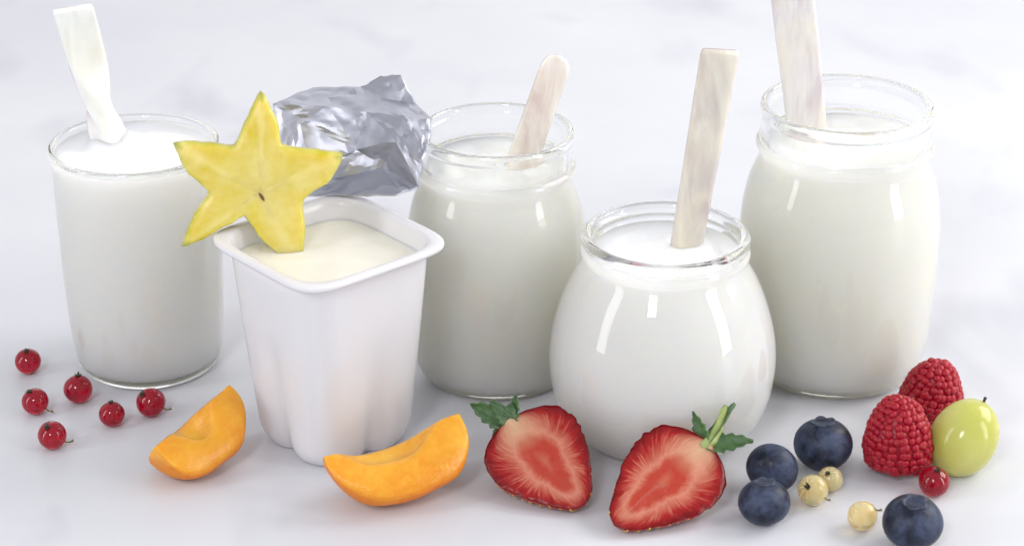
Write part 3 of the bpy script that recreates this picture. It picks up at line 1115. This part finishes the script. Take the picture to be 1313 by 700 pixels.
def blueberry(label, loc, r, axis, seed, sqz=0.88):
    h = r * (sqz if abs(Vector(axis).normalized().z) > 0.7 else 0.97)
    t = thing('blueberry', label, 'blueberry', (loc[0], loc[1], h * 0.001), group='blueberries')
    b = link('berry', berry_mesh('berry', r, sqz, seed, 0.025, r * 0.13), M['blue'], t)
    b.rotation_euler = dir_rot(axis)
    # crown: ring with five pointed lobes
    SG = 50
    verts, faces = [], []
    rc = r * 0.30
    for k, (dr, dz, lob) in enumerate([(-0.10, -0.14, 0), (-0.02, -0.02, 0.3), (0.09, 0.085, 1.0), (0.12, 0.06, 1.0), (0.10, -0.03, 0.2), (0.06, -0.16, 0)]):
        for s in range(SG):
            a = 2 * math.pi * s / SG
            lobe = abs(math.cos(2.5 * a + seed)) ** 0.7
            rr = rc + r * dr * (1 if not lob else (0.25 + 0.95 * lobe))
            z = r * (sqz * 0.955) + r * dz * (0.25 + 0.75 * lobe * (1 if lob else 1)) + 0.12 * noise.noise(Vector((a * 2, seed, dz)))
            z -= r * 0.055
            verts.append(Vector((rr * math.cos(a), rr * math.sin(a), z)) * 0.001)
    for k in range(5):
        for s in range(SG):
            q = (s + 1) % SG
            faces.append((k * SG + s, k * SG + q, (k + 1) * SG + q, (k + 1) * SG + s))
    link('crown', mesh('crown', verts, faces), M['bluecrown'], b)
    return t


blueberry('largest blueberry, farthest back, beside the front raspberry', (0.0990, -0.1464), 9.4, (-0.05, 0.12, 1), 1.4)
blueberry('blueberry beside the strawberry leaf, resting behind another blueberry', (0.0812, -0.1612), 8.2, (0.45, 0.85, 0.3), 2.9)
blueberry('blueberry in front of its touching neighbour, left of the white currants', (0.0769, -0.1800), 8.0, (0.0, 0.15, 1), 3.3)
blueberry('frontmost blueberry with a clear star crown, right of the lone white currant', (0.1200, -0.1932), 9.1, (0.0, -0.12, 1), 4.8)


# ------------------------------------------------------------------ raspberries
ico = bmesh.new()
bmesh.ops.create_icosphere(ico, subdivisions=2, radius=1.0)
drup = bpy.data.meshes.new('drupelet')
ico.to_mesh(drup)
ico.free()
drup.materials.append(M['rasp'])
drup.polygons.foreach_set('use_smooth', [True] * len(drup.polygons))


def raspberry(label, loc, rb, h, axis, seed, dr=1.5):
    """standing cone of drupelets; local +Z is the tip, local z=0 the open base"""
    rnd = random.Random(seed)
    ax = Vector(axis).normalized()
    root = thing('raspberry', label, 'raspberry', group='raspberries')
    prof = [(0.0, 0.6), (rb * 0.78, 0.4), (rb * 0.94, h * 0.12), (rb * 0.98, h * 0.3), (rb * 0.89, h * 0.5), (rb * 0.69, h * 0.72), (rb * 0.40, h * 0.89), (0.0, h * 0.965)]
    core = link('core', lathe('core', smooth_profile(prof, 3), 28), M['rasp'], root)
    core.rotation_euler = dir_rot(ax)
    q = ax.to_track_quat('Z', 'Y').to_matrix()
    P = smooth_profile([(rb * 0.80, 0.8), (rb * 0.93, h * 0.12), (rb * 0.97, h * 0.3), (rb * 0.88, h * 0.5), (rb * 0.68, h * 0.72), (rb * 0.40, h * 0.88), (0.01, h * 0.955)], 14)
    # walk along the profile, a ring every ~1.5 dr
    acc, ringno, zs = 0.0, 0, []
    step = dr * 1.35
    pos = [P[0]]
    d = 0.0
    for a, b in zip(P, P[1:]):
        d += math.hypot(b[0] - a[0], b[1] - a[1])
        if d >= step:
            pos.append(b)
            d = 0.0
    pts = []
    for k, (r, z) in enumerate(pos):
        nn = max(1, round(2 * math.pi * r / (dr * 1.5)))
        for j in range(nn):
            a = 2 * math.pi * (j + 0.5 * (k % 2)) / nn + rnd.uniform(-.11, .11)
            pts.append((Vector((r * math.cos(a), r * math.sin(a), z + rnd.uniform(-.4, .4))), dr * rnd.uniform(0.82, 1.16)))
    zmin = 1e9
    for p, s in pts:
        c = q @ p
        zmin = min(zmin, c.z - s)
        o = bpy.data.objects.new('drupelet', drup)
        col.objects.link(o)
        o.parent = root
        o.location = c * 0.001
        nr = (p - Vector((0, 0, h * 0.4))).normalized()
        o.rotation_euler = (q @ nr).to_track_quat('Z', 'Y').to_euler()
        o.scale = (s * 0.001 * rnd.uniform(0.94, 1.06), s * 0.001, s * 0.001 * 0.80)
    # fine dried styles between the drupelets
    bm = bmesh.new()
    for p, s in pts:
        if rnd.random() < 0.7:
            c = q @ p
            nrm = (q @ (p - Vector((0, 0, h * 0.35)))).normalized()
            side = nrm.cross(Vector((rnd.uniform(-1, 1), rnd.uniform(-1, 1), rnd.uniform(-1, 1)))).normalized()
            a = c + nrm * s * 0.80 + side * s * 0.1
            e = a + nrm * rnd.uniform(0.5, 1.1) + side * rnd.uniform(0.3, 0.8)
            t2 = side.cross(nrm) * 0.05
            vv = [bm.verts.new(x * 0.001) for x in (a - t2, a + t2, e)]
            bm.faces.new(vv)
    me = bpy.data.meshes.new('styles')
    bm.to_mesh(me)
    bm.free()
    sty = link('styles', me, M['seed'], root)
    sty['kind'] = 'stuff'
    root.location = (loc[0], loc[1], -zmin * 0.001)
    return root


raspberry('front raspberry standing tip up beside the grape', (0.1225, -0.1500), 10.6, 24.0, (-0.02, 0.16, 1), 3)
raspberry('rear raspberry partly hidden by the grape, beside the tall jar', (0.1378, -0.1150), 10.0, 20.5, (0.10, -0.05, 0.9), 8)

# ------------------------------------------------------------------ grape
gd = Vector((0.42, 0.25, 0.75))
gr = thing('grape', 'pale green grape with a tiny stalk beside the raspberries', 'grape', (0.1433, -0.1475, 0.0113))
gb = link('berry', lathe('berry', [(0.0 if i in (0, 30) else 10.7 * math.cos(-math.pi / 2 + math.pi * i / 30) * (1 - 0.03 * math.sin(-math.pi / 2 + math.pi * i / 30)), 13.0 * math.sin(-math.pi / 2 + math.pi * i / 30)) for i in range(31)], 48), M['grape'], gr)
gb.rotation_euler = dir_rot(gd)
gp = gd.normalized() * 12.7
link('stem', tube('stem', [gp, gp + Vector((0.2, 0, 0.8)), gp + Vector((0.5, 0.1, 1.8))], [0.55, 0.45, 0.6], 8), M['dry'], gr)
